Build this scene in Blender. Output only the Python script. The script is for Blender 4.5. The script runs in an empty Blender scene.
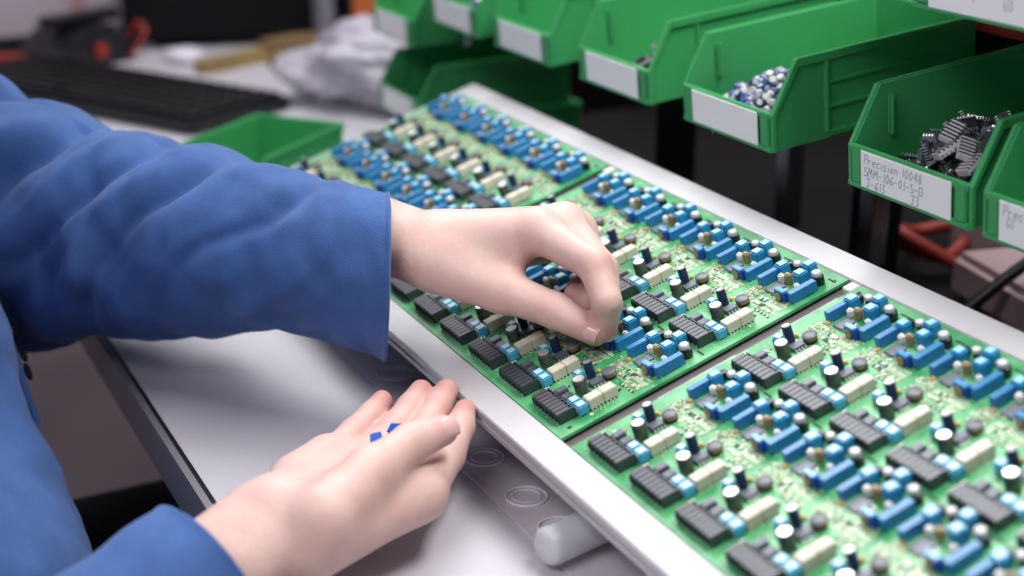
import bpy, bmesh, math, random
import numpy as np
from mathutils import Vector, Matrix, noise
random.seed(7)
scn = bpy.context.scene
V3 = Vector
# ---------------------------------------------------------------- camera, world, lights
CAM = V3((0.900, -0.345, 0.348))
RIGHT = V3((0.4439, 0.8961, 0.0)); DOWN = V3((0.3058, -0.1515, -0.940)); FWD = V3((-0.8423, 0.4172, -0.3412))
cd = bpy.data.cameras.new('camera'); cam = bpy.data.objects.new('camera', cd); scn.collection.objects.link(cam)
F_, B_ = FWD.normalized(), None
R_ = F_.cross(V3((0, 0, 1))).normalized(); U_ = R_.cross(F_)
m = Matrix.Identity(4)
for i in range(3):
    m[i][0] = R_[i]; m[i][1] = U_[i]; m[i][2] = -F_[i]; m[i][3] = CAM[i]
cam.matrix_world = m
cd.lens = 53.2; cd.sensor_width = 36; cd.clip_start = 0.05; cd.clip_end = 50
cd.dof.use_dof = True; cd.dof.focus_distance = 0.865; cd.dof.aperture_fstop = 3.8; cd.dof.aperture_blades = 7
scn.camera = cam
w = bpy.data.worlds.new('world'); scn.world = w; w.use_nodes = True
w.node_tree.nodes['Background'].inputs[0].default_value = (0.72, 0.66, 0.78, 1)
w.node_tree.nodes['Background'].inputs[1].default_value = 0.30
scn.view_settings.view_transform = 'Standard'; scn.view_settings.look = 'None'
scn.view_settings.exposure = 0.0; scn.view_settings.gamma = 1.0; scn.view_settings.use_curve_mapping = False

def area(name, loc, aim, sx, sy, power, color=(1, 1, 1)):
    l = bpy.data.lights.new(name, 'AREA'); l.shape = 'RECTANGLE'; l.size = sx; l.size_y = sy; l.energy = power; l.color = color
    o = bpy.data.objects.new(name, l); scn.collection.objects.link(o); o.location = loc
    o.rotation_euler = (V3(aim) - V3(loc)).to_track_quat('-Z', 'Y').to_euler(); return o
area('bench_lamp', (0.40, 0.26, 0.88), (0.27, 0.07, 0.0), 0.60, 0.22, 8.0, (1.0, 0.985, 0.97))
area('ceiling_light_far', (-2.7, 0.60, 1.85), (0.3, 0.1, 0.0), 2.0, 0.9, 12.0, (0.97, 0.97, 1.0))
area('ceiling_light_middle', (-0.70, 0.48, 1.50), (0.35, 0.1, 0.0), 0.9, 0.9, 25.0, (0.98, 0.98, 1.0))
area('front_fill_light', (0.75, -1.05, 1.25), (0.15, 0.1, 0.0), 1.1, 0.5, 14.0, (0.96, 0.95, 1.0))  # added front fill, brightens bin labels and fronts

# ---------------------------------------------------------------- helpers
def link(o, parent=None):
    scn.collection.objects.link(o)
    if parent is not None: o.parent = parent
    return o
def tag(o, label=None, cat=None, group=None, kind=None):
    if label: o['label'] = label
    if cat: o['category'] = cat
    if group: o['group'] = group
    if kind: o['kind'] = kind
    return o
def empty(name, loc=(0, 0, 0), rot=(0, 0, 0)):
    o = bpy.data.objects.new(name, None); o.location = loc; o.rotation_euler = rot; o.empty_display_size = 0.02
    return link(o)
def mesh_obj(name, me, parent=None, loc=(0, 0, 0), rot=(0, 0, 0)):
    o = bpy.data.objects.new(name, me); o.location = loc; o.rotation_euler = rot
    return link(o, parent)

class MB:
    """collects shapes into one mesh; each shape may have its own material"""
    def __init__(s): s.v = []; s.f = []; s.mi = []; s.sm = []; s.mats = []
    def mat(s, m):
        if m not in s.mats: s.mats.append(m)
        return s.mats.index(m)
    def add(s, vs, fs, m, smooth=False):
        k = len(s.v); s.v += [tuple(v) for v in vs]; i = s.mat(m)
        for f in fs: s.f.append(tuple(k + a for a in f)); s.mi.append(i); s.sm.append(smooth)
    def box(s, x0, x1, y0, y1, z0, z1, m, M=None, bev=0.0):
        if bev > 0:
            b = min(bev, abs(x1-x0)*.45, abs(y1-y0)*.45, abs(z1-z0)*.45)
            bm = bmesh.new(); bmesh.ops.create_cube(bm, size=1)
            for v in bm.verts: v.co = V3(((x0+x1)/2+v.co.x*(x1-x0), (y0+y1)/2+v.co.y*(y1-y0), (z0+z1)/2+v.co.z*(z1-z0)))
            bmesh.ops.bevel(bm, geom=list(bm.edges), offset=b, segments=2, affect='EDGES')
            bm.verts.index_update()
            vs = [(M @ v.co if M else v.co.copy()) for v in bm.verts]; fs = [[v.index for v in f.verts] for f in bm.faces]; bm.free()
            s.add(vs, fs, m, True); return s
        vs = [V3(p) for p in ((x0,y0,z0),(x1,y0,z0),(x1,y1,z0),(x0,y1,z0),(x0,y0,z1),(x1,y0,z1),(x1,y1,z1),(x0,y1,z1))]
        if M: vs = [M @ v for v in vs]
        s.add(vs, [(0,3,2,1),(4,5,6,7),(0,1,5,4),(1,2,6,5),(2,3,7,6),(3,0,4,7)], m); return s
    def lathe(s, prof, n, m, M=None, smooth=True):
        """prof: (r,z) list bottom to top about local z; r=0 ends allowed"""
        vs = []; fs = []
        for r, z in prof:
            for i in range(n):
                a = 2*math.pi*i/n; vs.append(V3((r*math.cos(a), r*math.sin(a), z)))
        for j in range(len(prof)-1):
            for i in range(n):
                a = j*n+i; b = j*n+(i+1) % n; fs.append((a, b, b+n, a+n))
        fs.append(tuple(reversed(range(n)))); fs.append(tuple((len(prof)-1)*n+i for i in range(n)))
        if M: vs = [M @ v for v in vs]
        s.add(vs, fs, m, smooth); return s
    def cyl(s, r, z0, z1, n, m, M=None, bev=0.0):
        if bev: return s.lathe([(r-bev, z0), (r, z0+bev), (r, z1-bev), (r-bev, z1)], n, m, M)
        return s.lathe([(r, z0), (r, z1)], n, m, M)
    def prism(s, poly, x0, x1, m, M=None):
        """poly in (y,z), extruded along x"""
        n = len(poly); vs = [V3((x0, y, z)) for y, z in poly] + [V3((x1, y, z)) for y, z in poly]
        fs = [tuple(reversed(range(n))), tuple(range(n, 2*n))] + [(i, (i+1) % n, (i+1) % n+n, i+n) for i in range(n)]
        if M: vs = [M @ v for v in vs]
        s.add(vs, fs, m); return s
    def tube(s, pts, r, m, n=8):
        pts = [V3(p) for p in pts]; vs = []; fs = []
        rr = r if isinstance(r, (list, tuple)) else [r]*len(pts)
        for i, p in enumerate(pts):
            t = (pts[min(i+1, len(pts)-1)] - pts[max(i-1, 0)]).normalized()
            a = t.cross(V3((0, 0, 1)))
            if a.length < .1: a = t.cross(V3((1, 0, 0)))
            a.normalize(); b = t.cross(a)
            for k in range(n):
                q = 2*math.pi*k/n; vs.append(p + rr[i]*(math.cos(q)*a + math.sin(q)*b))
        for i in range(len(pts)-1):
            for k in range(n):
                q = (k+1) % n; fs.append((i*n+k, i*n+q, (i+1)*n+q, (i+1)*n+k))
        fs.append(tuple(range(n))); fs.append(tuple(reversed([(len(pts)-1)*n+k for k in range(n)])))
        s.add(vs, fs, m, True); return s
    def mesh(s, name):
        me = bpy.data.meshes.new(name); me.from_pydata(s.v, [], s.f)
        for mm in s.mats: me.materials.append(mm)
        me.polygons.foreach_set('material_index', s.mi); me.polygons.foreach_set('use_smooth', s.sm)
        me.update(); bm = bmesh.new(); bm.from_mesh(me); bmesh.ops.recalc_face_normals(bm, faces=bm.faces); bm.to_mesh(me); bm.free()
        try: me.set_sharp_from_angle(angle=math.radians(50))
        except Exception: pass
        return me
    def build(s, name, parent=None, loc=(0, 0, 0), rot=(0, 0, 0)):
        return mesh_obj(name, s.mesh(name), parent, loc, rot)

def mat(name, col, rough=.5, metal=0.0, bump=0.0, bscale=200.0, var=0.0, vscale=20.0, coat=0.0, spec=.5, sss=0.0, trans=0.0, col2=None, detail=3.0, ior=1.45, sheen=0.0):
    m = bpy.data.materials.new(name); m.use_nodes = True; nt = m.node_tree; p = nt.nodes['Principled BSDF']
    p.inputs['Base Color'].default_value = (*col, 1); p.inputs['Roughness'].default_value = rough; p.inputs['Metallic'].default_value = metal
    p.inputs['Specular IOR Level'].default_value = spec; p.inputs['Coat Weight'].default_value = coat; p.inputs['IOR'].default_value = ior
    p.inputs['Transmission Weight'].default_value = trans; p.inputs['Sheen Weight'].default_value = sheen
    if sss: p.inputs['Subsurface Weight'].default_value = sss; p.inputs['Subsurface Radius'].default_value = (1, .35, .2); p.inputs['Subsurface Scale'].default_value = .004
    tc = nt.nodes.new('ShaderNodeTexCoord')
    def nz(sc, det=detail):
        n = nt.nodes.new('ShaderNodeTexNoise'); n.inputs['Scale'].default_value = sc; n.inputs['Detail'].default_value = det
        nt.links.new(tc.outputs['Object'], n.inputs['Vector']); return n
    if var or col2:
        n = nz(vscale); r = nt.nodes.new('ShaderNodeValToRGB'); r.color_ramp.elements[0].position = .38; r.color_ramp.elements[1].position = .62
        c2 = col2 or tuple(min(1, c*(1+var)) for c in col); c1 = col if col2 else tuple(c*(1-var) for c in col)
        r.color_ramp.elements[0].color = (*c1, 1); r.color_ramp.elements[1].color = (*c2, 1)
        nt.links.new(n.outputs['Fac'], r.inputs['Fac']); nt.links.new(r.outputs['Color'], p.inputs['Base Color'])
    if bump:
        n = nz(bscale); b = nt.nodes.new('ShaderNodeBump'); b.inputs['Strength'].default_value = bump; b.inputs['Distance'].default_value = .001
        nt.links.new(n.outputs['Fac'], b.inputs['Height']); nt.links.new(b.outputs['Normal'], p.inputs['Normal'])
    return m

M_alu = mat('brushed_aluminium', (.56, .55, .56), .55, .35, .08, 600, .04, 15)
M_dsteel = mat('dark_steel', (.16, .16, .17), .45, .6, .05, 300, .1, 12)
M_black = mat('black_plastic', (.012, .013, .016), .32, spec=.5)
M_blackm = mat('black_powder_coat', (.006, .006, .008), .6, spec=.15)
M_term = mat('terminal_black', (.026, .030, .040), .38, spec=1.0)
M_white = mat('white_plastic', (.80, .79, .76), .4)
M_beige = mat('relay_beige', (.66, .60, .48), .42, var=.04, vscale=80)
M_bblue = mat('capacitor_blue', (.025, .27, .54), .22, var=.08, vscale=120, spec=.7, coat=.3)
M_cyan = mat('capacitor_cyan', (.07, .38, .62), .22, var=.08, vscale=120, spec=.7, coat=.3)
M_fblue = mat('film_capacitor_blue', (.018, .19, .42), .30, var=.06, vscale=100, spec=.6)
M_dblue = mat('trimmer_blue', (.012, .075, .42), .5, spec=.3)
M_navy = mat('navy_sleeve', (.015, .025, .075), .3, spec=.6)
M_olive = mat('dark_sleeve_with_marks', (.02, .035, .05), .3, col2=(.12, .14, .07), vscale=180, spec=.6)
M_tin = mat('tinned_metal', (.80, .80, .80), .28, .85)
M_grey = mat('grey_package', (.10, .115, .15), .35, spec=.6)
M_ic = mat('dark_package', (.045, .05, .065), .4, spec=.5)
M_ferr = mat('ferrite_grey', (.14, .14, .16), .38, spec=.6)
M_copper = mat('copper_wire', (.62, .26, .07), .35, .7, .5, 900)
M_gold = mat('tantalum_yellow', (.72, .47, .12), .4)
M_tan = mat('tan_ceramic', (.36, .27, .13), .45, var=.2, vscale=300)
M_pad = mat('solder_pad', (.62, .66, .52), .4, .3)
M_cream = mat('silkscreen_white', (.70, .72, .52), .6)
M_hole = mat('drill_hole_dark', (.05, .03, .02), .6)
M_bin = mat('bin_green', (.050, .34, .115), .28, bump=.12, bscale=60, var=.06, vscale=9, spec=.6, sss=.3)
M_paper = mat('label_paper', (.90, .88, .88), .7, bump=.1, bscale=90)
M_ink = mat('faded_ink', (.36, .36, .50), .7)
M_clear = mat('frosted_clear_plastic', (.88, .90, .93), .30, trans=.40, spec=.5)
M_table = mat('white_laminate', (.53, .51, .55), .42, bump=.03, bscale=30, spec=.35)
M_edge = mat('table_edge_grey', (.26, .25, .25), .4, .3)
M_red = mat('red_plastic', (.34, .03, .02), .45)
M_orange = mat('orange_plastic', (.50, .13, .03), .5)

# board laminate with faint copper traces
def board_mat():
    m = mat('board_green', (.03, .30, .13), .32, spec=.55); nt = m.node_tree; p = nt.nodes['Principled BSDF']
    tc = nt.nodes.new('ShaderNodeTexCoord')
    br = nt.nodes.new('ShaderNodeTexVoronoi'); br.distance = 'CHEBYCHEV'; br.feature = 'F1'; br.inputs['Scale'].default_value = 260
    nt.links.new(tc.outputs['Object'], br.inputs['Vector'])
    n = nt.nodes.new('ShaderNodeTexNoise'); n.inputs['Scale'].default_value = 45; nt.links.new(tc.outputs['Object'], n.inputs['Vector'])
    r = nt.nodes.new('ShaderNodeValToRGB'); r.color_ramp.elements[0].color = (.040, .30, .10, 1); r.color_ramp.elements[1].color = (.13, .46, .20, 1)
    r.color_ramp.elements[0].position = .4; r.color_ramp.elements[1].position = .6
    nt.links.new(n.outputs['Fac'], r.inputs['Fac'])
    r2 = nt.nodes.new('ShaderNodeValToRGB'); r2.color_ramp.interpolation = 'CONSTANT'; r2.color_ramp.elements[0].color = (1, 1, 1, 1); r2.color_ramp.elements[1].position = .10; r2.color_ramp.elements[1].color = (0, 0, 0, 1)
    nt.links.new(br.outputs['Distance'], r2.inputs['Fac'])
    mx = nt.nodes.new('ShaderNodeMix'); mx.data_type = 'RGBA'; mx.inputs['B'].default_value = (.45, .55, .35, 1)
    nt.links.new(r2.outputs['Color'], mx.inputs['Factor']); nt.links.new(r.outputs['Color'], mx.inputs['A'])
    nt.links.new(mx.outputs['Result'], p.inputs['Base Color']); return m
M_board = board_mat()

# ---------------------------------------------------------------- room shell
def struct(name, x0, x1, y0, y1, z0, z1, m):
    return tag(MB().box(x0, x1, y0, y1, z0, z1, m).build(name), kind='structure')
M_floor = mat('floor_vinyl', (.26, .21, .225), .5, var=.05, vscale=3)
M_wall = mat('wall_paint', (.46, .40, .45), .8)
M_wall2 = mat('wall_dark', (.006, .004, .0045), .8, spec=.05)
struct('floor', -3.0, 2.2, -2.2, 2.8, -.85, -.80, M_floor)
struct('wall_left', -3.05, -3.0, -2.2, 2.8, -.80, 1.9, M_wall)
struct('wall_back', -3.0, 2.2, 2.8, 2.85, -.80, 1.9, M_wall2)

# ---------------------------------------------------------------- work table
TZ = -.055
t = empty('work_table', (-.4, .1, TZ))
tag(t, 'white laminate work table with dark metal edge carrying the circuit board tray', 'table')
def tb(name, x0, x1, y0, y1, z0, z1, m, bev=0): return MB().box(x0, x1, y0, y1, z0, z1, m, bev=bev).build(name, t, (.4, -.1, -TZ))
tb('table_top', -1.62, 1.3, -.160, .34, TZ-.026, TZ, M_table)
tb('edge_strip', -1.62, 1.3, -.165, -.160, TZ-.030, TZ+.001, M_edge)
tb('edge_trim', -1.62, 1.3, -.1605, -.158, TZ, TZ+.0015, M_black)
for x in (-1.5, 1.15):
    for y in (-.1, .28): tb('leg', x-.025, x+.025, y-.025, y+.025, -.80, TZ-.026, M_edge)
t2 = empty('side_table', (-1.0, .6, TZ)); tag(t2, 'pale side table joined behind the work table, under the monitor and plastic bag', 'table')
MB().box(-1.75, -.66, .341, .50, TZ-.026, TZ, M_table).build('table_top', t2, (1.0, -.6, -TZ))
for x in (-1.7, -.7):
    for y in (.38, .46): MB().box(x-.02, x+.02, y-.02, y+.02, -.80, TZ-.026, M_edge).build('leg', t2, (1.0, -.6, -TZ))

M_tgrey0 = mat('tray_base_grey', (.15, .13, .13), .5)
# ---------------------------------------------------------------- fixture tray (tilted 18 deg about x)
S = .042; TH = math.radians(18.229)
ROT = (TH, 0, 0); RM = Matrix.Rotation(TH, 3, 'X')
def tr(u, v, w=0): return RM @ V3((u*S, v*S, w*S))
tray = empty('fixture_tray', (0, 0, 0), ROT)
tag(tray, 'long tilted aluminium tray frame holding the green circuit boards on the table', 'tray')
U0, U1 = -6.60, 13.6
def tp(name, u0, u1, v0, v1, w0, w1, m, bev=0): return MB().box(u0*S, u1*S, v0*S, v1*S, w0*S, w1*S, m, bev=bev).build(name, tray)
fr = MB(); fr.box(U0*S, U1*S, -.455*S, -.015*S, -.15*S, .012*S, M_alu, bev=.0006); fr.box(U0*S, U1*S, -.445*S, -.1*S, -.165*S, -.145*S, M_dsteel); fr.box(U0*S, U1*S, -.475*S, -.1*S, -.29*S, -.165*S, M_alu, bev=.0005)
fr.build('front_rail', tray)
tp('back_rail', U0, U1, 4.61, 5.05, -.15, .012, M_alu, .0006)
tp('end_rail', U0-.02, -6.54, -.015, 4.61, -.15, .0, M_alu, .0006)
tp('base_plate', U0, U1, -.015, 4.61, -.26, -.10, M_tgrey0)
M_tgrey = mat('tray_grey', (.38, .37, .39), .4, .3)
for u in (-.1, 6.40):
    tp('cross_bar', u-.045, u+.045, 1.35, 2.6, -.18, -.075, M_tgrey, .0008)
    tp('cross_bar', u-.045, u+.045, 3.3, 4.3, -.18, -.075, M_tgrey, .0008)
    tp('spacer_block', u-.085, u+.09, 4.42, 4.60, -.24, .0, M_white, .0005)
for x in (-.24, .36, .54):
    for v in (.25, 4.7):
        p = tr(x/S, v, -.34); MB().box(-.012, .012, -.010, .010, 0, p.z-TZ+.004, M_blackm, bev=.001).build('support_leg', None, (x, p.y, TZ)).parent = tray
for o in tray.children:
    if o.name.startswith('support_leg'):
        o.matrix_parent_inverse = Matrix.Rotation(-TH, 4, 'X')
M_ring = mat('clear_ring', (.90, .90, .94), .2, trans=.1)
# clear feet and the grey strip under the tray front
gs = MB().box(-.30, .60, -.018, .040, 0, .0015, mat('grey_mat', (.66, .60, .65), .35, var=.05, vscale=8)).build('grey_base_strip', None, (0, 0, TZ+.0002))
tag(gs, 'thin grey strip on the table under the front edge of the tray', 'strip')
bump = MB()
for rr_, r2_ in ((.0118, .0008), (.0078, .0006)): bump.tube([(rr_*math.cos(2*math.pi*i/40), rr_*math.sin(2*math.pi*i/40), .0004) for i in range(41)], r2_, M_ring, 8)
bump_me = bump.mesh('plastic_ring')
for x, lab in ((.026, 'beside the fingertips of the open hand'), (.167, 'just right of the open hand'), (.222, 'between the open hand and the clear tube'), (.262, 'touching the clear tube')):
    o = mesh_obj('plastic_ring', bump_me, None, (x, .0, TZ+.0018)); tag(o, 'clear round plastic ring on the grey strip '+lab, 'ring', 'clear rings under the tray front')
tbm = MB(); d = (V3((.272, .065, TZ+.0145)) - V3((.297, -.030, TZ+.0145)))
tbm.tube([V3((0, 0, 0)), d*.03, d*.97, d], [.008, .0105, .0105, .009], M_clear, 24)
o = tbm.build('plastic_tube', None, (.297, -.028, TZ+.0142)); tag(o, 'short frosted clear plastic tube poking out under the tray front rail', 'tube')

# ---------------------------------------------------------------- board components (unit = one circuit pitch)
def u(*a): return [x*S for x in a]
def comp_terminal():
    b = MB(); L, W, H = .725*S, .245*S, .160*S; n = 8; p = L/n
    b.box(-L/2, L/2, -W/2, W/2, .012*S, H*.66, M_term)
    b.box(-L/2, L/2, W/2-.012*S, W/2, H*.6, H*.92, M_term)
    for i in range(n):
        x = -L/2+p*(i+.5)
        b.box(x-p*.46, x+p*.46, -W/2-.004*S, W/2-.045*S, H*.6, H, M_term, bev=.00025)
        b.box(x-p*.15, x+p*.15, W/2-.045*S, W/2-.004*S, H*.6, H*.86, M_term)
        b.box(x-p*.5+.0001, x-p*.36, -W/2-.016*S, -W/2, 0, H*.72, M_term)
    b.box(L/2-.03*S, L/2+.002*S, -W/2-.004*S, W/2, .01*S, H*.99, M_term, bev=.0003)
    q = MB()
    for i in range(n):
        x = -L/2+p*(i+.5); q.cyl(.011*S, 0, .045*S, 6, M_tin, Matrix.Translation((x, -W/2-.02*S, 0)))
    return b.mesh('terminal_block'), q.mesh('pin_row')
def comp_boxcap(w, l, h, m, yellow=False):
    b = MB(); b.box(-w/2, w/2, -l/2, l/2, .006*S, h, m, bev=.02*S)
    b.box(-w*.33, w*.33, -l*.33, l*.33, h-.0002, h+.0001, mat_cache('print', m), bev=0)  # paler top centre: overhead glare painted into the colour
    if yellow: b.box(-w*.12, w*.18, -l/2-.0001, -l/2+.001, h*.45, h*.7, M_gold)
    for x in (-w*.3, w*.3): b.cyl(.012*S, -.01*S, .02*S, 6, M_tin, Matrix.Translation((x, -l*.4, 0)))
    return b.mesh('box_capacitor')
_mc = {}
def mat_cache(k, m):
    if (k, m.name) not in _mc:
        _mc[(k, m.name)] = mat('painted_glare_top_'+m.name, (.42, .68, .74) if 'cyan' in m.name else (.30, .60, .74), .3, spec=.6, var=.1, vscale=400)  # lighter tint standing in for lamp reflection on the capacitor tops
    return _mc[(k, m.name)]
def comp_film(w, l, h):
    b = MB(); b.box(-w/2, w/2, -l/2, l/2, .008*S, h, M_fblue, bev=.007*S)
    for y in (-l*.4, l*.4): b.cyl(.012*S, -.01*S, .02*S, 6, M_tin, Matrix.Translation((w*.4, y, 0)))
    return b.mesh('film_capacitor')
def comp_elec(r, h, sleeve, lean=0.0):
    b = MB(); M = Matrix.Rotation(lean, 4, 'Y')
    b.lathe([(r*.9, .0), (r, .02*S), (r, .035*S), (r*.93, .045*S), (r, .06*S), (r, h-.02*S), (r*.93, h-.002*S), (r*.84, h)], 20, sleeve, M)
    b.lathe([(r*.86, h-.002*S), (r*.82, h+.004*S), (r*.5, h+.003*S)], 20, M_tin, M)
    return b.mesh('electrolytic_capacitor')
def comp_relay():
    b = MB(); w, l, h = .165*S, .214*S, .156*S
    b.box(-w/2, w/2, -l/2, l/2, .018*S, h+.01*S, M_beige, bev=.010*S); b.box(-w*.46, w*.46, -l*.46, l*.46, .004*S, .02*S, M_black)
    for i in range(4):
        y = -l*.38+i*l*.25
        for sx in (-1, 1): b.box(sx*w*.52-.006*S, sx*w*.52+.010*S, y-.012*S, y+.012*S, 0, .02*S, M_pad)
    return b.mesh('relay')
def comp_soic(w, l, h, n, mb=None):
    b = MB(); b.box(-w/2, w/2, -l/2, l/2, .012*S, h, mb or M_grey, bev=.006*S)
    p = l/n
    for i in range(n):
        y = -l/2+p*(i+.5)
        for sx in (-1, 1):
            b.box(sx*w*.5, sx*(w*.5+.022*S), y-p*.22, y+p*.22, h*.4, h*.55, M_tin)
            b.box(sx*(w*.5+.016*S), sx*(w*.5+.024*S), y-p*.22, y+p*.22, 0, h*.5, M_tin)
            b.box(sx*(w*.5+.020*S), sx*(w*.5+.045*S), y-p*.22, y+p*.22, 0, .010*S, M_tin)
    return b.mesh('integrated_circuit')
def comp_inductor():
    b = MB(); r = .098*S
    b.lathe([(r*.7, 0), (r*.98, .004*S), (r, .03*S), (r*.9, .034*S)], 24, M_black)
    b.lathe([(r*.86, .030*S), (r*.93, .045*S), (r*.93, .072*S), (r*.8, .076*S)], 24, M_copper)
    b.lathe([(r*.9, .070*S), (r*1.02, .076*S), (r*1.02, .098*S), (r*.93, .106*S), (r*.3, .108*S)], 24, M_ferr)
    return b.mesh('inductor')
def comp_trimmer():
    b = MB(); b.box(-.115*S, .115*S, -.040*S, .045*S, .01*S, .165*S, M_dblue, bev=.008*S)
    b.box(-.10*S, .09*S, -.045*S, .035*S, .13*S, .172*S, M_bblue, bev=.006*S)
    b.lathe([(.055*S, 0), (.062*S, .006*S), (.062*S, .03*S), (.045*S, .036*S)], 18, M_tan, Matrix.Translation((-.025*S, -.036*S, .070*S)) @ Matrix.Rotation(math.pi/2, 4, 'X'))
    return b.mesh('trimmer')
M_silv = mat('dull_silver', (.62, .62, .62), .5, .3)
def comp_blk(r, h):
    b = MB(); b.lathe([(r*.8, 0), (r, .02*S), (r, h*.62), (r*.8, h*.66)], 16, M_black)
    b.lathe([(r*.66, h*.62), (r*.90, h*.68), (r*.92, h*.88), (r*.8, h*.96), (r*.5, h)], 10, M_silv, Matrix.Translation((-.012*S, -.008*S, 0)))
    return b.mesh('transistor')
def comp_small(w, l, h, m, name, bev=.012):
    return MB().box(-w*S/2, w*S/2, -l*S/2, l*S/2, 0, h*S, m, bev=bev*S).mesh(name)
TERM, PINS = comp_terminal()
ME = dict(
 strip=comp_small(.028, .27, .13, M_white, 'end_plate', .006), rectA=comp_small(.13, .165, .082, M_grey, 'rectifier'), rectB=comp_small(.145, .150, .052, M_grey, 'rectifier'),
 capA=comp_boxcap(.165*S, .155*S, .145*S, M_cyan), capB=comp_boxcap(.168*S, .155*S, .150*S, M_cyan, True), cube=comp_boxcap(.168*S, .165*S, .205*S, M_bblue), capL=comp_boxcap(.15*S, .13*S, .15*S, M_cyan),
 elec=comp_elec(.092*S, .25*S, M_olive), navy=comp_elec(.066*S, .24*S, M_navy), relay=comp_relay(), soic=comp_soic(.14*S, .195*S, .055*S, 4), ind=comp_inductor(),
 filmL=comp_film(.098*S, .345*S, .160*S), filmR=comp_film(.105*S, .43*S, .165*S), qfp=comp_soic(.19*S, .235*S, .038*S, 9, M_grey), trim=comp_trimmer(),
 tr3=comp_blk(.078*S, .21*S), tr2=comp_blk(.066*S, .17*S), tor=MB().lathe([(.03*S, 0), (.06*S, .02*S), (.066*S, .07*S), (.05*S, .115*S), (.02*S, .12*S)], 16, M_black).mesh('choke'),
 gold=comp_small(.055, .065, .045, M_gold, 'tantalum_capacitor', .014), brown=comp_small(.105, .085, .165, M_tan, 'ceramic_resonator', .02), wht=comp_small(.085, .09, .13, M_white, 'white_plug', .02), wht2=comp_small(.08, .07, .12, M_white, 'white_plug', .02))
UNIT = [('strip', 'end_plate', .232, .285, 0), ('rectA', 'rectifier', .335, .522, 0), ('rectB', 'rectifier', .500, .530, 0), ('capA', 'box_capacitor', .785, .490, 0), ('capB', 'box_capacitor', .962, .487, 0),
 ('elec', 'electrolytic_capacitor', .590, .712, 0), ('navy', 'electrolytic_capacitor', .335, 1.000, 0), ('capL', 'box_capacitor', .285, .855, .15), ('relay', 'relay', .945, .690, 0), ('relay', 'relay', .945, .908, 0),
 ('soic', 'integrated_circuit', .515, .965, 0), ('ind', 'inductor', .530, 1.165, 0), ('gold', 'tantalum_capacitor', .30, 1.125, .3), ('gold', 'tantalum_capacitor', .41, 1.548, .1),
 ('filmL', 'film_capacitor', .365, 1.750, 0), ('filmR', 'film_capacitor', 1.080, 1.780, 0), ('qfp', 'integrated_circuit', .600, 1.665, 0), ('trim', 'trimmer', .905, 1.560, 0),
 ('cube', 'box_capacitor', .40, 1.975, 0), ('cube', 'box_capacitor', .785, 1.972, 0), ('cube', 'box_capacitor', .70, 2.190, 0),
 ('brown', 'ceramic_resonator', .635, 1.880, .2), ('wht', 'white_plug', .515, 1.845, .3), ('wht2', 'white_plug', .895, 1.825, .5), ('tr3', 'transistor', 1.0, 2.115, 0), ('tr2', 'transistor', .515, 2.160, 0), ('tor', 'choke', .335, 2.130, 0)]
COLD = 2.179; BL, BV = 6.235, 4.597
def in_view(P, mg=320):
    q = V3(P)-CAM; z = q.dot(FWD)
    if z < .05: return False
    x = 512+1513.4*q.dot(RIGHT)/z; y = 288+1513.4*q.dot(DOWN)/z
    return -mg < x < 1024+mg and -mg < y < 576+mg
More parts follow.
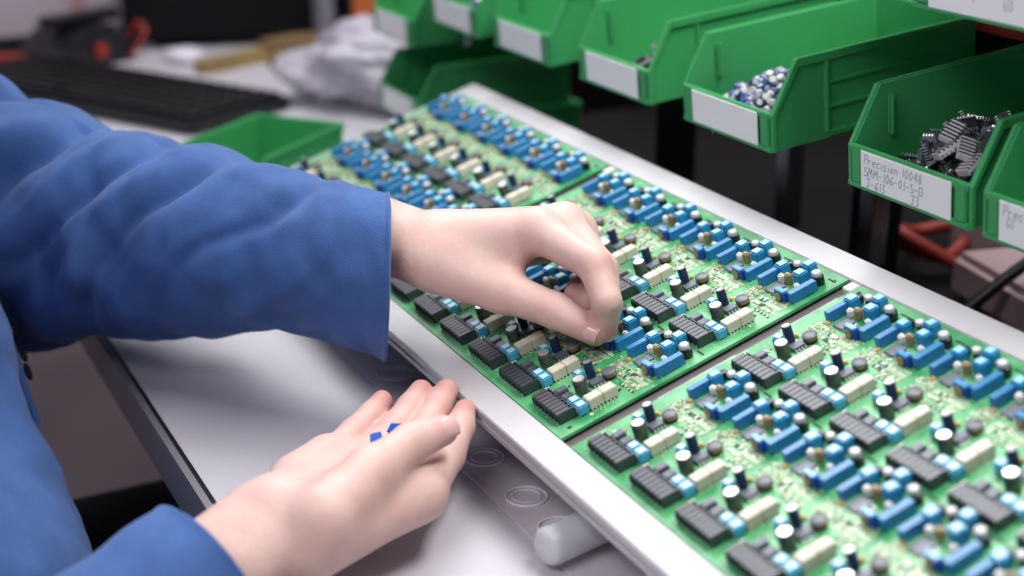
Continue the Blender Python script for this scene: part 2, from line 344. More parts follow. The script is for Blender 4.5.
def make_board(u0, label, skip=()):
    root = empty('circuit_board', tr(u0, 0, 0), ROT); tag(root, label, 'circuit board', 'green relay circuit boards in the tray')
    MB().box(0, BL*S, 0, BV*S, -.045*S, 0, M_board).build('board_panel', root)
    hb = MB()
    for a, b in ((.13, .2), (.13, BV-.14), (BL-.13, .2), (BL-.13, BV-.14)):
        hb.cyl(.034*S, 0, .003*S, 14, M_hole, Matrix.Translation((a*S, b*S, 0)))
    for a, b in ((.16, .55), (BL-.15, .55), (BL-.45, BV-.15)): hb.cyl(.028*S, 0, .004*S, 10, M_cream, Matrix.Translation((a*S, b*S, 0)))
    hb.build('mounting_hole', root)
    smd = MB(); rng = random.Random(int(u0*10))
    for c in (1, 0):
        for r in range(6):
            P = tr(u0+r+.6, c*COLD+1.2, 0)
            if not in_view(P): continue
            tbk = mesh_obj('terminal_block', TERM, root, ((r+.612)*S, (c*COLD+.265)*S, 0)); mesh_obj('pin_row', PINS, tbk)
            for k, nm, a, b, rz in UNIT:
                if (r, c, k) in skip: continue
                j = rng.uniform(-.05, .05) if k in ('navy', 'elec', 'tr3', 'tr2', 'cube', 'capL', 'trim') else 0
                o = mesh_obj(nm, ME[k], root, ((r+a+j*.1)*S, (c*COLD+b+j*.12)*S, 0), (0, (-.12+j if k == 'navy' else j*.5), rz+j*1.5))
                if k == 'navy': o['label'] = 'slim navy sleeve leaning slightly'
            def bx(a, b, w, l, h, m): smd.box((r+a-w/2)*S, (r+a+w/2)*S, (c*COLD+b-l/2)*S, (c*COLD+b+l/2)*S, 0, h*S, m)
            # rows of pads and tiny chips between inductor and film capacitors
            for i in range(9):
                for jn in range(5):
                    if rng.random() < .08: continue
                    bx(.30+.052*jn+rng.uniform(-.006, .006), 1.27+.032*i, .036, .014, .012, M_pad if rng.random() < .75 else M_tan)
            for i in range(10):
                bx(.62+.045*(i % 5), 1.30+.10*(i//5)+rng.uniform(-.01, .01), .026, .055, .016, M_pad if rng.random() < .65 else M_ic)
            for i in range(9):
                bx(.80+.038*i, 1.37, .016, .075, .012, M_pad); bx(.80+.038*i, 1.26, .016, .06, .012, M_pad if i % 3 else M_tan); bx(.80+.038*i, 1.175+rng.uniform(-.01, .01), .018, .035, .014, M_cream if i % 2 else M_ic); bx(.80+.038*i, 1.46, .014, .05, .010, M_cream)
            for i in range(5): bx(.72+.05*i, 1.08, .026, .03, .02, M_pad if i % 2 else M_ic)
            for i in range(6): bx(1.03+rng.uniform(0, .08), .62+.065*i, .012, .03, .006, M_pad)
            for i in range(16):
                a, b = rng.uniform(.2, 1.1), rng.choice((rng.uniform(.62, 1.15), rng.uniform(1.78, 2.2)))
                bx(a, b, .03, .022, .016, rng.choice((M_pad, M_ic, M_tan, M_cream)))
            for i in range(70):
                a, b = rng.uniform(.22, 1.12), rng.uniform(1.13, 1.56)
                bx(a, b, rng.choice((.018, .030, .012)), rng.choice((.018, .034, .05)), .009, rng.choice((M_pad, M_pad, M_cream, M_tan)))
            for i in range(8): bx(.47+.02*i, 1.66, .006, .25, .004, M_cream)
            bx(.70, 1.45, .5, .006, .002, M_cream); bx(.73, 1.24, .35, .005, .002, M_cream); bx(1.07, 2.27, .15, .02, .012, M_ic)
    o = smd.build('surface_mount_parts', root); tag(o, kind='stuff'); return root
make_board(-6.503, 'green circuit board furthest from the camera, blurred, left of the reaching hand')
make_board(0, 'green circuit board in the middle of the tray, under the hand placing a part', skip={(3, 0, 'trim')})
make_board(6.503, 'green circuit board nearest the camera, filling the bottom right corner')

# ---------------------------------------------------------------- handwriting as thin pen strokes
GL = {'P': [[(0,0),(0,1),(.6,1),(.65,.6),(0,.5)]], 'r': [[(0,0),(0,.6)],[(0,.4),(.2,.6),(.4,.55)]], 'e': [[(0,.3),(.5,.35),(.4,.6),(.1,.55),(0,.25),(.2,0),(.5,.1)]],
 'c': [[(.5,.55),(.15,.6),(0,.3),(.15,0),(.5,.08)]], 'i': [[(.1,0),(.1,.55)],[(.1,.75),(.12,.8)]], 's': [[(.45,.6),(.1,.55),(.1,.35),(.4,.28),(.4,.05),(0,0)]], 'o': [[(.25,.6),(0,.3),(.25,0),(.5,.3),(.25,.6)]],
 'n': [[(0,0),(0,.6)],[(0,.4),(.3,.6),(.45,.4),(.45,0)]], '1': [[(.2,0),(.2,1)]], '0': [[(.3,1),(0,.5),(.3,0),(.6,.5),(.3,1)]], '4': [[(.45,0),(.45,1),(0,.4),(.65,.4)]], '8': [[(.3,.5),(.05,.75),(.3,1),(.55,.75),(.3,.5),(0,.25),(.3,0),(.6,.25),(.3,.5)]],
 'S': [[(.6,.95),(.1,.9),(.1,.55),(.55,.45),(.55,.08),(0,0)]], 'M': [[(0,0),(.1,1),(.35,.4),(.6,1),(.75,0)]], '-': [[(.05,.45),(.45,.45)]], '6': [[(.5,1),(.1,.6),(0,.2),(.3,0),(.55,.25),(.3,.45),(.05,.3)]], 'D': [[(0,0),(0,1),(.4,.9),(.6,.5),(.4,.08),(0,0)]],
 'J': [[(0,1),(.6,1)],[(.35,1),(.35,.15),(.15,0),(0,.2)]], '3': [[(0,1),(.5,.95),(.2,.55),(.55,.3),(.3,0),(0,.1)]], '7': [[(0,1),(.6,1),(.2,0)]], 'U': [[(0,1),(.05,.1),(.3,0),(.55,.15),(.55,1)]], 'G': [[(.6,.85),(.3,1),(0,.5),(.3,0),(.6,.2),(.6,.45),(.35,.45)]], ' ': []}
def handwriting(parent, lines, x0, z0, hgt, y, slant=.12, name='handwriting'):
    """strokes in the bin's front plane (x right, z up)"""
    b = MB(); wd = hgt*.085; rng = random.Random(len(lines[0][0]))
    for text, dx, dz in lines:
        x = x0+dx
        for ch in text:
            for st in GL.get(ch, []):
                P = [(x+(p[0]+slant*p[1])*hgt*.85+rng.uniform(-1, 1)*hgt*.02, z0+dz+p[1]*hgt) for p in st]
                for (ax, az), (bx_, bz) in zip(P[:-1], P[1:]):
                    dx_, dz_ = bx_-ax, bz-az; L = math.hypot(dx_, dz_) or 1e-6; nx, nz_ = -dz_/L*wd/2, dx_/L*wd/2
                    b.add([(ax+nx, y, az+nz_), (bx_+nx, y, bz+nz_), (bx_-nx, y, bz-nz_), (ax-nx, y, az-nz_), (ax+nx, y+.0001, az+nz_), (bx_+nx, y+.0001, bz+nz_), (bx_-nx, y+.0001, bz-nz_), (ax-nx, y+.0001, az-nz_)],
                          [(0,1,2,3),(7,6,5,4),(0,4,5,1),(1,5,6,2),(2,6,7,3),(3,7,4,0)], M_ink)
            x += hgt*(.84 if ch in 'M' else .42 if ch in ' i1' else .68)
    return b.build(name, parent)

# ---------------------------------------------------------------- storage bins
BW, BD, BH = .0985, .162, .056
def bin_mesh():
    b = MB(); T = .0022; g = M_bin
    fy = .019; lip = .0245
    side = [(0, 0), (0, lip), (fy, BH), (BD, BH), (BD, 0)]
    for x in (0, BW-T): b.prism(side, x, x+T, g)
    b.box(T, BW-T, 0, T, 0, lip-.001, g)                    # front plate
    b.box(T, BW-T, T, BD, 0, T, g)                          # floor
    b.box(T, BW-T, BD-T, BD, T, BH, g)                      # back
    # outer rims
    for x0, x1 in ((-.0022, .0006), (BW-.0006, BW+.0022)):
        b.box(x0, x1, fy, BD+.001, BH-.005, BH+.0008, g, bev=.0006)
        b.prism([(-.0015, lip-.001), (.0015, lip-.001), (fy+.003, BH), (fy-.001, BH)], x0, x1, g)
        b.box(x0, x1, -.0015, .0015, 0, lip, g, bev=.0005)
        b.box(x0, x1, .040, .0425, .004, BH-.003, g, bev=.0005)     # vertical rib
        for z in (.020, .036): b.box(x0+.0005, x1-.0005, .042, BD-.03, z, z+.0018, g)
        b.box(x0, x1, .042, BD, .002, .005, g)
    b.box(0, BW, BD-.001, BD+.0022, BH-.006, BH+.0008, g, bev=.0006)
    # label holder
    b.box(-.001, BW+.001, -.0030, 0, 0, .0035, g, bev=.0005)
    b.box(.0, BW, -.0022, .0015, lip-.0035, lip+.0005, g, bev=.0006)
    for x in (.002, BW-.0105): b.box(x, x+.0085, -.0025, .0002, .001, lip-.001, g, bev=.0008)
    # inner bevelled corner and runners
    b.box(T, T+.004, fy+.004, fy+.008, lip, BH-.006, g, bev=.0015)
    for x in (.012, BW-.020): b.box(x, x+.008, .008, BD-.01, -.0035, .0005, g)
    return b.mesh('storage_bin')
BIN = bin_mesh()
LAB = MB().box(.0115, BW-.0125, -.0032, -.0026, .0022, .0238, M_paper).mesh('label_paper')
TILT = math.radians(6.5)
def make_bin(loc, label, rz=0, tilt=TILT, paper=True, writing=None, faint=False, inner=True):
    root = empty('storage_bin', loc, (tilt, 0, rz)); tag(root, label, 'bin', 'green open-front storage bins')
    mesh_obj('bin_shell', BIN, root)
    if paper:
        lp = mesh_obj('label_paper', LAB, root); lp['label'] = 'white paper label'
        if writing: handwriting(lp, writing, .0145, .0, .0054, -.0034)
    return root
BZ, BY = .1045, .210
row = [(-.381, 'green storage bin second from the left in the hanging row, with a blue part showing'), (-.246, 'green storage bin third from the left in the hanging row, empty in front'),
       (-.097, 'green storage bin holding a few black chips'), (.050, 'green storage bin with blank white label holding small blue capacitors'),
       (.227, 'green storage bin filled with white-legged black chips, handwritten label'), (.3375, 'green storage bin cut off by the right edge of the photo')]
wr = {.227: [('Precision 1048'.replace('1048', '10048'), .0, .0165), ('SMM-106-01-S-D', .0, .0095), ('J-613', .002, .0028), ('J3', .040, .0028)], .3375: [('Prec', .0, .0165), ('G1', .002, .0105)]}
hang = {}
for x, lab in row: hang[x] = make_bin((x, BY, BZ), lab, writing=wr.get(x))
make_bin((.159, BY, .2155), 'green storage bin in the upper row, only its underside corner in the frame')
make_bin((.269, BY, .2135), 'green storage bin in the upper row with its white label at the top right corner', writing=[('U3', .052, .0085), ('1', .03, .009)])
make_bin((-.530, BY, .071), 'green storage bin topmost of the stack at the far left end of the tray', tilt=.03)
make_bin((-.508, BY-.004, -.002), 'green storage bin in the middle of the stack behind the far end of the tray', tilt=.03)
make_bin((-.500, BY+.004, TZ+.0045), 'green storage bin at the bottom of the stack, in shadow on the table', tilt=0, paper=False)
# loose bin lying on the table behind the sleeve (its back wall faces away)
make_bin((-.400, -.045, TZ+.004), 'green empty storage bin lying on the table behind the blue sleeve', rz=math.radians(40), tilt=0, paper=False).scale = (.95, .95, 1.0)

def fill(root_loc, tilt, meshes, n, rx, ry, z0, zamp, label, cat, group, name, seed, sc=1.0):
    rng = random.Random(seed); RT = Matrix.Rotation(tilt, 3, 'X'); first = {}
    for i in range(n):
        lx, ly = rng.uniform(*rx), rng.uniform(*ry)
        cx, cy = (rx[0]+rx[1])/2, (ry[0]+ry[1])/2
        e = 1-((lx-cx)/((rx[1]-rx[0])*.62))**2-((ly-cy)/((ry[1]-ry[0])*.62))**2
        lz = z0+zamp*max(0, e)*rng.uniform(.55, 1.0)
        me, kids = meshes[rng.randrange(len(meshes))]
        o = mesh_obj(name, me, None, V3(root_loc)+RT @ V3((lx, ly, lz)), (rng.uniform(-1.2, 1.2), rng.uniform(-1.2, 1.2), rng.uniform(0, 6.28)))
        tag(o, label, cat, group); o.scale = (sc,)*3
def loose_cap():
    b = MB(); b.lathe([(.0022, -.005), (.0027, -.0045), (.0027, -.0035), (.0024, -.003), (.0027, -.0025), (.0027, .0045), (.0022, .005)], 12, mat_l1)
    b.lathe([(.0021, .0049), (.0019, .0053)], 12, M_silv)
    for x in (-.001, .001): b.tube([(x, 0, -.005), (x*1.4, 0, -.010), (x*2, .001, -.015)], .00028, M_tin, 5)
    return b.mesh('small_capacitor')
mat_l1 = mat('loose_capacitor_blue', (.012, .035, .17), .4, col2=(.06, .12, .30), vscale=330, spec=.7)
mat_l2 = mat('loose_capacitor_pale', (.66, .64, .50), .4, col2=(.06, .10, .28), vscale=260, spec=.7)
lc1 = loose_cap(); sv = mat_l1; mat_l1 = mat_l2; lc2 = loose_cap(); mat_l1 = sv
fill((.050, BY, BZ), TILT, [(lc1, 0), (lc1, 0), (lc2, 0)], 170, (.016, .082), (.008, .070), .008, .024, 'small blue and silver capacitor in the heap inside the blank-labelled bin', 'capacitor', 'heap of small capacitors in the blank-labelled bin', 'small_capacitor', 3)
def loose_ic(n=6, top=M_ic, L=.0105):
    b = MB(); p = L/n; b.box(-.0030, .0030, -L/2, L/2, -.001, .0012, top, bev=.0003)
    for i in range(n):
        y = -L/2+p*(i+.5)
        for s in (-1, 1):
            b.box(s*.0030, s*.0042, y-p*.24, y+p*.24, -.0004, .0002, M_white if False else M_tin); b.box(s*.0039, s*.0044, y-p*.24, y+p*.24, -.0022, .0002, M_tin)
    return b.mesh('loose_chip')
M_pinw = mat('pale_header_plastic', (.62, .58, .60), .45)
def loose_hdr():
    b = MB(); b.box(-.0035, .0035, -.0065, .0065, -.0018, .0018, M_pinw, bev=.0003)
    for i in range(6):
        y = -.0055+.0022*i; b.box(-.0036, .0036, y-.0004, y+.0004, .0012, .0021, M_ic); b.box(.0035, .006, y-.0004, y+.0004, -.0004, .0003, M_tin)
    return b.mesh('loose_header')
ic1 = loose_ic(); hd = loose_hdr(); ic2 = loose_ic(8, M_ic, .013)
fill((.227, BY, BZ), TILT, [(ic1, 0), (ic2, 0), (ic1, 0)], 200, (.016, .082), (.012, .090), .007, .030, 'black chip with shiny legs in the heap inside the handwritten-label bin', 'chip', 'heap of chips in the handwritten-label bin', 'loose_chip', 5)
for i, (x, y, z, r) in enumerate(((.052, .020, .034, .5), (.060, .010, .028, -.3), (.072, .012, .031, .9), (.080, .008, .025, 0.1))):
    P = V3((.227, BY, BZ))+Matrix.Rotation(TILT, 3, 'X') @ V3((x, y+.008, z+.003))
    o = mesh_obj('loose_header', hd, None, P, (.5, .3*(-1)**i, r)); o.scale = (1.25,)*3; tag(o, 'pale grey ribbed pin header lying on top of the chip heap', 'connector', 'pale headers on the chip heap')
fill((-.097, BY, BZ), TILT, [(ic2, 0)], 26, (.045, .080), (.012, .06), .006, .016, 'black chip in the bin holding only a few parts', 'chip', 'few black chips in a bin', 'loose_chip', 8, 1.5)
fill((-.381, BY, BZ), TILT, [(lc1, 0)], 14, (.05, .08), (.006, .04), .006, .022, 'dark blue capacitor showing above the front of the second hanging bin', 'capacitor', 'dark blue capacitors in the second hanging bin', 'small_capacitor', 9, 1.5)

# ---------------------------------------------------------------- rack that carries the bins
rk = empty('bin_rack', (0, .40, TZ)); tag(rk, 'black steel rack behind the tray that carries the green bins', 'rack')
def rp(name, *a, m=M_blackm, bev=.001): return MB().box(*a, m, bev=bev).build(name, rk, (0, -.40, -TZ))
rp('hanging_rail', -.27, .75, .378, .392, BZ+.03, BZ+.085); rp('hanging_rail', -.2, .75, .378, .392, BZ+.145, BZ+.20)
o = rp('red_strip', .12, .75, .374, .378, BZ+.062, BZ+.076, m=M_red, bev=.0005); o['label'] = 'red strip on the black rail'
for x in (-.27, .02, .70): rp('upright', x-.014, x+.014, .392, .42, TZ, .40)
M_shine = mat('glossy_grey_steel', (.25, .25, .28), .2, .9)
for x in (-.042, .062): rp('upright', x-.008, x+.008, .36, .376, -.02, BZ+.04, m=M_shine)
rp('base_beam', -.36, .75, .312, .336, TZ+.0005, -.004); rp('base_plate', -.40, .75, .205, .337, TZ+.0005, TZ+.003)  # base_plate: black sheet added over the table to mimic shade under the bins
# dark second bench behind the rack with clutter
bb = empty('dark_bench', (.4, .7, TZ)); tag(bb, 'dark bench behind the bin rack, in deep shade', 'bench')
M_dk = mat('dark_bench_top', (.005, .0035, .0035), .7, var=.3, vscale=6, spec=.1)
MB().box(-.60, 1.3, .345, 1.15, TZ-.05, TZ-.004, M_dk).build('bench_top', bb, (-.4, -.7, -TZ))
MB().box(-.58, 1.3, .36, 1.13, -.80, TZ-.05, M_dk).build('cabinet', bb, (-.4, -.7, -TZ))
cab = empty('dark_cabinet', (0, 1.4, -.80)); tag(cab, 'tall black cabinet at the back behind the bins', 'cabinet')
MB().box(-1.9, -.62, -.83, -.80, .02, .85, M_wall2, bev=.004).build('side_panel', cab)
MB().box(-1.0, 1.6, -.22, .3, 0, 1.7, M_wall2, bev=.01).build('cabinet_body', cab)
for x in (-.35, .3, .95): MB().box(x-.003, x+.003, -.223, -.218, .05, 1.65, M_blackm).build('door_gap', cab)
def clutter(name, label, cat, fn):
    b = MB(); fn(b); o = b.build(name); tag(o, label, cat); return o
M_pink = mat('pinkish_card', (.30, .21, .22), .6)
b = MB().box(-.09, .09, -.03, .03, 0, .05, M_pink, bev=.006); o = b.build('parts_box', None, (.07, .56, TZ-.004), (0, 0, .3)); tag(o, 'blurred pinkish box behind the rack at the right edge', 'box')
b = MB().box(-.06, .06, -.03, .03, 0, .035, M_pink, bev=.006); o = b.build('parts_box', None, (.12, .47, TZ-.004), (0, 0, -.2)); tag(o, 'small blurred pinkish box below the chip bin', 'box')
M_dred = mat('dark_red_plastic', (.22, .02, .012), .6)
def cable(name, pts, r, m, label):
    P = []
    for i in range(len(pts)-1):
        a, c = V3(pts[i]), V3(pts[i+1]); p0 = V3(pts[max(i-1, 0)]); p3 = V3(pts[min(i+2, len(pts)-1)])
        for k in range(8):
            q = k/8; P.append(.5*((2*a)+(-p0+c)*q+(2*p0-5*a+4*c-p3)*q*q+(-p0+3*a-3*c+p3)*q**3))
    P.append(V3(pts[-1])); o = MB().tube(P, r, m, 8).build(name); tag(o, label, 'cable'); return o
cable('red_cable', [(-.06, .46, TZ+.008), (-.02, .44, TZ+.025), (.02, .48, TZ+.01), (-.01, .53, TZ+.022), (-.04, .50, TZ+.012), (.0, .45, TZ+.03), (.04, .48, TZ+.008)], .0055, M_dred, 'blurred red cable coil below the handwritten bin')
cable('red_cable', [(.13, .53, TZ+.008), (.16, .50, TZ+.012), (.19, .53, TZ+.008), (.25, .50, TZ+.010)], .006, M_dred, 'blurred red cable at the right edge under the bins')
cable('black_cable', [(.12, .40, TZ+.004), (.16, .47, TZ+.07), (.20, .55, TZ+.06), (.25, .62, TZ+.01)], .005, M_black, 'thin black cable crossing the pinkish boxes')

# ---------------------------------------------------------------- far left clutter
kb = empty('keyboard', (-.90, .012, TZ), (0, 0, math.radians(30))); tag(kb, 'black computer keyboard on the table behind the blue sleeve', 'keyboard')
MB().box(-.218, .218, -.080, .080, .002, .016, M_black, bev=.004).build('keyboard_base', kb)
M_key = mat('key_black', (.010, .009, .011), .5, spec=.25)
key = MB().box(-.0085, .0085, -.0100, .0100, 0, .006, M_key, bev=.0015).mesh('key'); sp = MB().box(-.05, .05, -.0078, .0078, 0, .006, M_key, bev=.0015).mesh('space_bar')
for r in range(6):
    for c in range(21):
        if r == 0 and 4 <= c <= 9: continue
        mesh_obj('key', key, kb, (-.200+c*.020, -.062+r*.0245, .015))
mesh_obj('space_bar', sp, kb, (-.200+6.5*.020, -.062, .015))
mo = empty('monitor', (-1.165, .232, TZ), (0, 0, math.radians(-14))); tag(mo, 'black monitor standing at the back of the table', 'monitor')
b = MB().box(-.012, .018, -.138, .138, .010, .30, M_blackm, bev=.006); b.build('screen', mo)
MB().box(-.03, .0, -.03, .03, .01, .2, M_blackm, bev=.004).build('stand', mo); MB().box(-.12, .0, -.10, .10, 0, .012, M_blackm, bev=.004).build('foot', mo)
dv = empty('tape_dispenser', (-1.13, .020, TZ), (0, 0, .5)); tag(dv, 'black desk device with a small red button next to the keyboard', 'desk device')
b = MB(); b.prism([(-.06, 0), (-.06, .02), (-.03, .045), (.02, .055), (.055, .03), (.06, 0)], -.045, .045, M_black); b.build('body', dv)
MB().box(-.02, .02, -.05, .07, .052, .066, M_black, bev=.006).build('handle', dv)
MB().lathe([(.008, 0), (.010, .002), (.009, .006), (.004, .008)], 14, M_red, Matrix.Translation((.047, -.0, .022)) @ Matrix.Rotation(math.pi/2, 4, 'Y')).build('button', dv)
cable('red_cable', [(-1.11, .085, TZ+.004), (-1.11, .10, TZ+.025), (-1.12, .11, TZ+.040), (-1.13, .10, TZ+.045), (-1.15, .08, TZ+.006)], .003, M_red, 'thin red cable arching beside the black desk device')
b = MB().box(-.05, .05, -.016, .016, 0, .018, M_red, bev=.005); o = b.build('red_tool', None, (-1.13, -.055, TZ), (0, 0, 1.3)); tag(o, 'red-orange tool at the left edge by the wall', 'tool')
b = MB().box(-.02, .02, -.02, .02, 0, .02, M_black, bev=.005); o = b.build('black_block', None, (-1.12, -.115, TZ), (0, 0, .3)); tag(o, 'small black block at the left edge beside the red tool', 'block')
M_card = mat('tan_cardboard', (.30, .21, .08), .7, var=.15, vscale=30)
M_brown = mat('brown_card', (.22, .14, .06), .7, var=.15, vscale=30)
def slab(L, W, H, m, loc, rz, label, name='wooden_strip', cat='strip', ry=0):
    b = MB(); n = 10; prof = [(-L/2+L*i/n, W/2*(1-.25*abs(2*i/n-1)**3)) for i in range(n+1)]
    for i in range(n):
        (x0, w0), (x1, w1) = prof[i], prof[i+1]
        b.add([(x0,-w0,0),(x1,-w1,0),(x1,w1,0),(x0,w0,0),(x0,-w0*.9,H),(x1,-w1*.9,H),(x1,w1*.9,H),(x0,w0*.9,H)], [(0,3,2,1),(4,5,6,7),(0,1,5,4),(1,2,6,5),(2,3,7,6),(3,0,4,7)], m)
    o = b.build(name, None, loc, (0, ry, rz)); tag(o, label, cat); return o
slab(.13, .030, .016, M_card, (-1.02, .205, TZ), 2.03, 'yellow wooden strip lying left of the plastic bag')
slab(.09, .05, .024, M_brown, (-1.055, .292, TZ), 1.9, 'brown wooden block in front of the monitor', 'wooden_block', 'block')
slab(.07, .03, .018, M_card, (-.99, .275, TZ), 1.7, 'yellow wooden piece next to the plastic bag', 'wooden_block', 'block')
# crumpled paper
def blob(name, loc, sc, m, amp, freq, label, cat, seed=0, sub=5, zmin=0.0, rz=0):
    bm = bmesh.new(); bmesh.ops.create_icosphere(bm, subdivisions=sub, radius=1)
    for v in bm.verts:
        p = v.co.copy(); n = noise.noise(p*freq+V3((seed, 0, 0)))+.5*noise.noise(p*freq*2.3+V3((0, seed, 0)))+.3*abs(noise.noise(p*freq*5))
        q = p*(1+amp*n); v.co = V3((q.x*sc[0], q.y*sc[1], max(zmin, q.z*sc[2]+sc[2]*.8)))
        if len(sc) > 3: v.co.z *= 1
    me = bpy.data.meshes.new(name); bm.to_mesh(me); bm.free(); me.materials.append(m)
    for p in me.polygons: p.use_smooth = True
    o = mesh_obj(name, me, None, loc, (0, 0, rz)); tag(o, label, cat); return o
M_pw = mat('white_paper', (.75, .72, .80), .6)
blob('crumpled_tissue', (-1.08, .150, TZ), (.030, .025, .010), M_pw, .3, 2, 'white crumpled tissue beside the yellow wooden strip', 'tissue', 3, 4)
M_bag = mat('bubble_wrap', (.48, .45, .52), .35, bump=.6, bscale=110, spec=.6)
M_bag.node_tree.nodes['Principled BSDF'].inputs['Alpha'].default_value = .86
blob('bubble_wrap_bag', (-.735, .315, TZ), (.115, .080, .050), M_bag, .35, 1.6, 'translucent crumpled bubble wrap bag behind the green bins at the far end', 'bag', 5, 6, rz=.9)
b = MB().box(-.014, .014, -.012, .012, 0, .22, mat('grey_post', (.20, .19, .23), .5), bev=.003); o = b.build('grey_post', None, (-1.075, .345, TZ)); tag(o, 'grey upright post right of the monitor', 'post')
b = MB().box(-.025, .025, -.035, .035, 0, .16, M_blackm, bev=.004); b.box(.024, .028, -.025, .025, .02, .075, M_orange, bev=.002); o = b.build('black_case', None, (-1.08, .405, TZ)); tag(o, 'black case with an orange front right of the grey post', 'case')
b = MB().box(-.13, .13, -.008, .008, 0, .028, M_black, bev=.003); o = b.build('cable_duct', None, (-1.205, -.07, TZ), (0, 0, math.pi/2)); tag(o, 'long dark bar at the foot of the pale partition', 'bar')
b = MB().box(-.012, 0, -.45, .14, 0, .5, M_wall, bev=.002); b.box(-.0005, .002, .035, .055, .0, .5, mat('pink_strip', (.42, .24, .27), .6)); o = b.build('desk_partition', None, (-1.225, 0, TZ)); tag(o, 'pale pinkish partition standing on the table left of the monitor', 'partition')

# ---------------------------------------------------------------- signed distance tools for the figure
def surface_nets(Fv, org, h):
    nx, ny, nz = Fv.shape; ins = Fv < 0
    cs = np.zeros((nx-1, ny-1, nz-1), np.int16)
    for dx in (0, 1):
        for dy in (0, 1):
            for dz in (0, 1): cs += ins[dx:nx-1+dx, dy:ny-1+dy, dz:nz-1+dz]
    act = (cs > 0) & (cs < 8); idx = np.full(act.shape, -1, np.int64); I = np.argwhere(act); idx[act] = np.arange(len(I))
    acc = np.zeros((len(I), 3)); cnt = np.zeros(len(I))
    cor = [(a, b, c) for a in (0, 1) for b in (0, 1) for c in (0, 1)]
    for a in cor:
        for ax in range(3):
            if a[ax]: continue
            b = list(a); b[ax] = 1
            fa = Fv[I[:, 0]+a[0], I[:, 1]+a[1], I[:, 2]+a[2]]; fb = Fv[I[:, 0]+b[0], I[:, 1]+b[1], I[:, 2]+b[2]]
            mk = (fa < 0) != (fb < 0); t_ = np.where(mk, fa/np.where(mk, fa-fb, 1), 0)
            P = np.tile(np.array(a, float), (len(I), 1)); P[:, ax] += t_; acc += P*mk[:, None]; cnt += mk
    vs = (I+acc/np.maximum(cnt, 1)[:, None])*h+np.array(org)
    fs = []
    for ax in range(3):
        o1, o2 = (ax+1) % 3, (ax+2) % 3
        s0 = [slice(1, n-1) for n in Fv.shape]; s0[ax] = slice(0, Fv.shape[ax]-1); s1 = list(s0); s1[ax] = slice(1, Fv.shape[ax])
        A = ins[tuple(s0)]; B = ins[tuple(s1)]; E = np.argwhere(A != B)
        if not len(E): continue
        off = np.array([1, 1, 1]); off[ax] = 0; E = E+off; flip = ins[E[:, 0], E[:, 1], E[:, 2]]
        e1 = np.zeros(3, int); e1[o1] = 1; e2 = np.zeros(3, int); e2[o2] = 1
        q = [E-e1-e2, E-e2, E, E-e1]; Q = np.stack([idx[x[:, 0], x[:, 1], x[:, 2]] for x in q], 1)
        Q = np.where(flip[:, None], Q, Q[:, ::-1]); fs.append(Q)
    return vs, np.concatenate(fs)
def cone(P, a, b, ra, rb, flat=None):
    a, b = np.array(a, float), np.array(b, float); ab = b-a; L = ab@ab+1e-12
    t_ = np.clip(((P-a)@ab)/L, 0, 1); D = P-(a+t_[..., None]*ab)
    if flat is not None:
        n, k = np.array(flat[0], float), flat[1]; n /= np.linalg.norm(n); D = D+(D@n)[..., None]*n*(k-1)
    return np.sqrt((D**2).sum(-1))-(ra+(rb-ra)*t_)
def smin(a, b, k):
    h = np.clip(.5+.5*(b-a)/k, 0, 1); return b*(1-h)+a*h-k*h*(1-h)
def grid(lo, hi, h):
    lo, hi = np.array(lo), np.array(hi); n = np.ceil((hi-lo)/h).astype(int)+1
    ax = [lo[i]+np.arange(n[i])*h for i in range(3)]; G = np.stack(np.meshgrid(*ax, indexing='ij'), -1); return G, lo
def net_mesh(Fv, org, h, relax=3):
    vs, fs = surface_nets(Fv, org, h)
    for _ in range(relax):
        acc = np.zeros_like(vs); c = np.zeros(len(vs))
        for i in range(4):
            a, b = fs[:, i], fs[:, (i+1) % 4]; np.add.at(acc, a, vs[b]); np.add.at(acc, b, vs[a]); np.add.at(c, a, 1); np.add.at(c, b, 1)
        vs = vs*.45+.55*acc/np.maximum(c, 1)[:, None]
    return vs, fs

# ---------------------------------------------------------------- person
person = empty('person', (-.05, -.40, -.80))
tag(person, 'person in a blue coat reaching over the tray to place a part', 'person')
PO = V3((.05, .40, .80))
M_skin = mat('skin', (.74, .47, .38), .46, bump=.25, bscale=260, sss=.25, spec=.35)
nt = M_skin.node_tree; ps = nt.nodes['Principled BSDF']
at_ = nt.nodes.new('ShaderNodeAttribute'); at_.attribute_name = 'flush'; at_.attribute_type = 'GEOMETRY'
tcn = nt.nodes.new('ShaderNodeTexCoord'); nn = nt.nodes.new('ShaderNodeTexNoise'); nn.inputs['Scale'].default_value = 60; nt.links.new(tcn.outputs['Object'], nn.inputs['Vector'])
ma = nt.nodes.new('ShaderNodeMath'); ma.operation = 'MULTIPLY_ADD'; ma.inputs[1].default_value = .5; nt.links.new(nn.outputs['Fac'], ma.inputs[0]); nt.links.new(at_.outputs['Fac'], ma.inputs[2])
rr = nt.nodes.new('ShaderNodeValToRGB'); e = rr.color_ramp.elements; e[0].position = .2; e[0].color = (.68, .475, .415, 1); e[1].position = 1.05 if False else 1.0; e[1].color = (.54, .235, .215, 1)
nt.links.new(ma.outputs[0], rr.inputs['Fac']); nt.links.new(rr.outputs['Color'], ps.inputs['Base Color'])
M_nail = mat('finger_nail', (.70, .43, .40), .25, spec=.6, coat=.3)
M_coat = mat('blue_cotton', (.050, .115, .305), .78, bump=.35, bscale=900, var=.10, vscale=35, spec=.2, sheen=.15)
M_coatin = M_coat
M_hair = mat('brown_hair', (.06, .035, .02), .6, bump=.5, bscale=300)
M_trous = mat('black_trousers', (.008, .008, .011), .8)

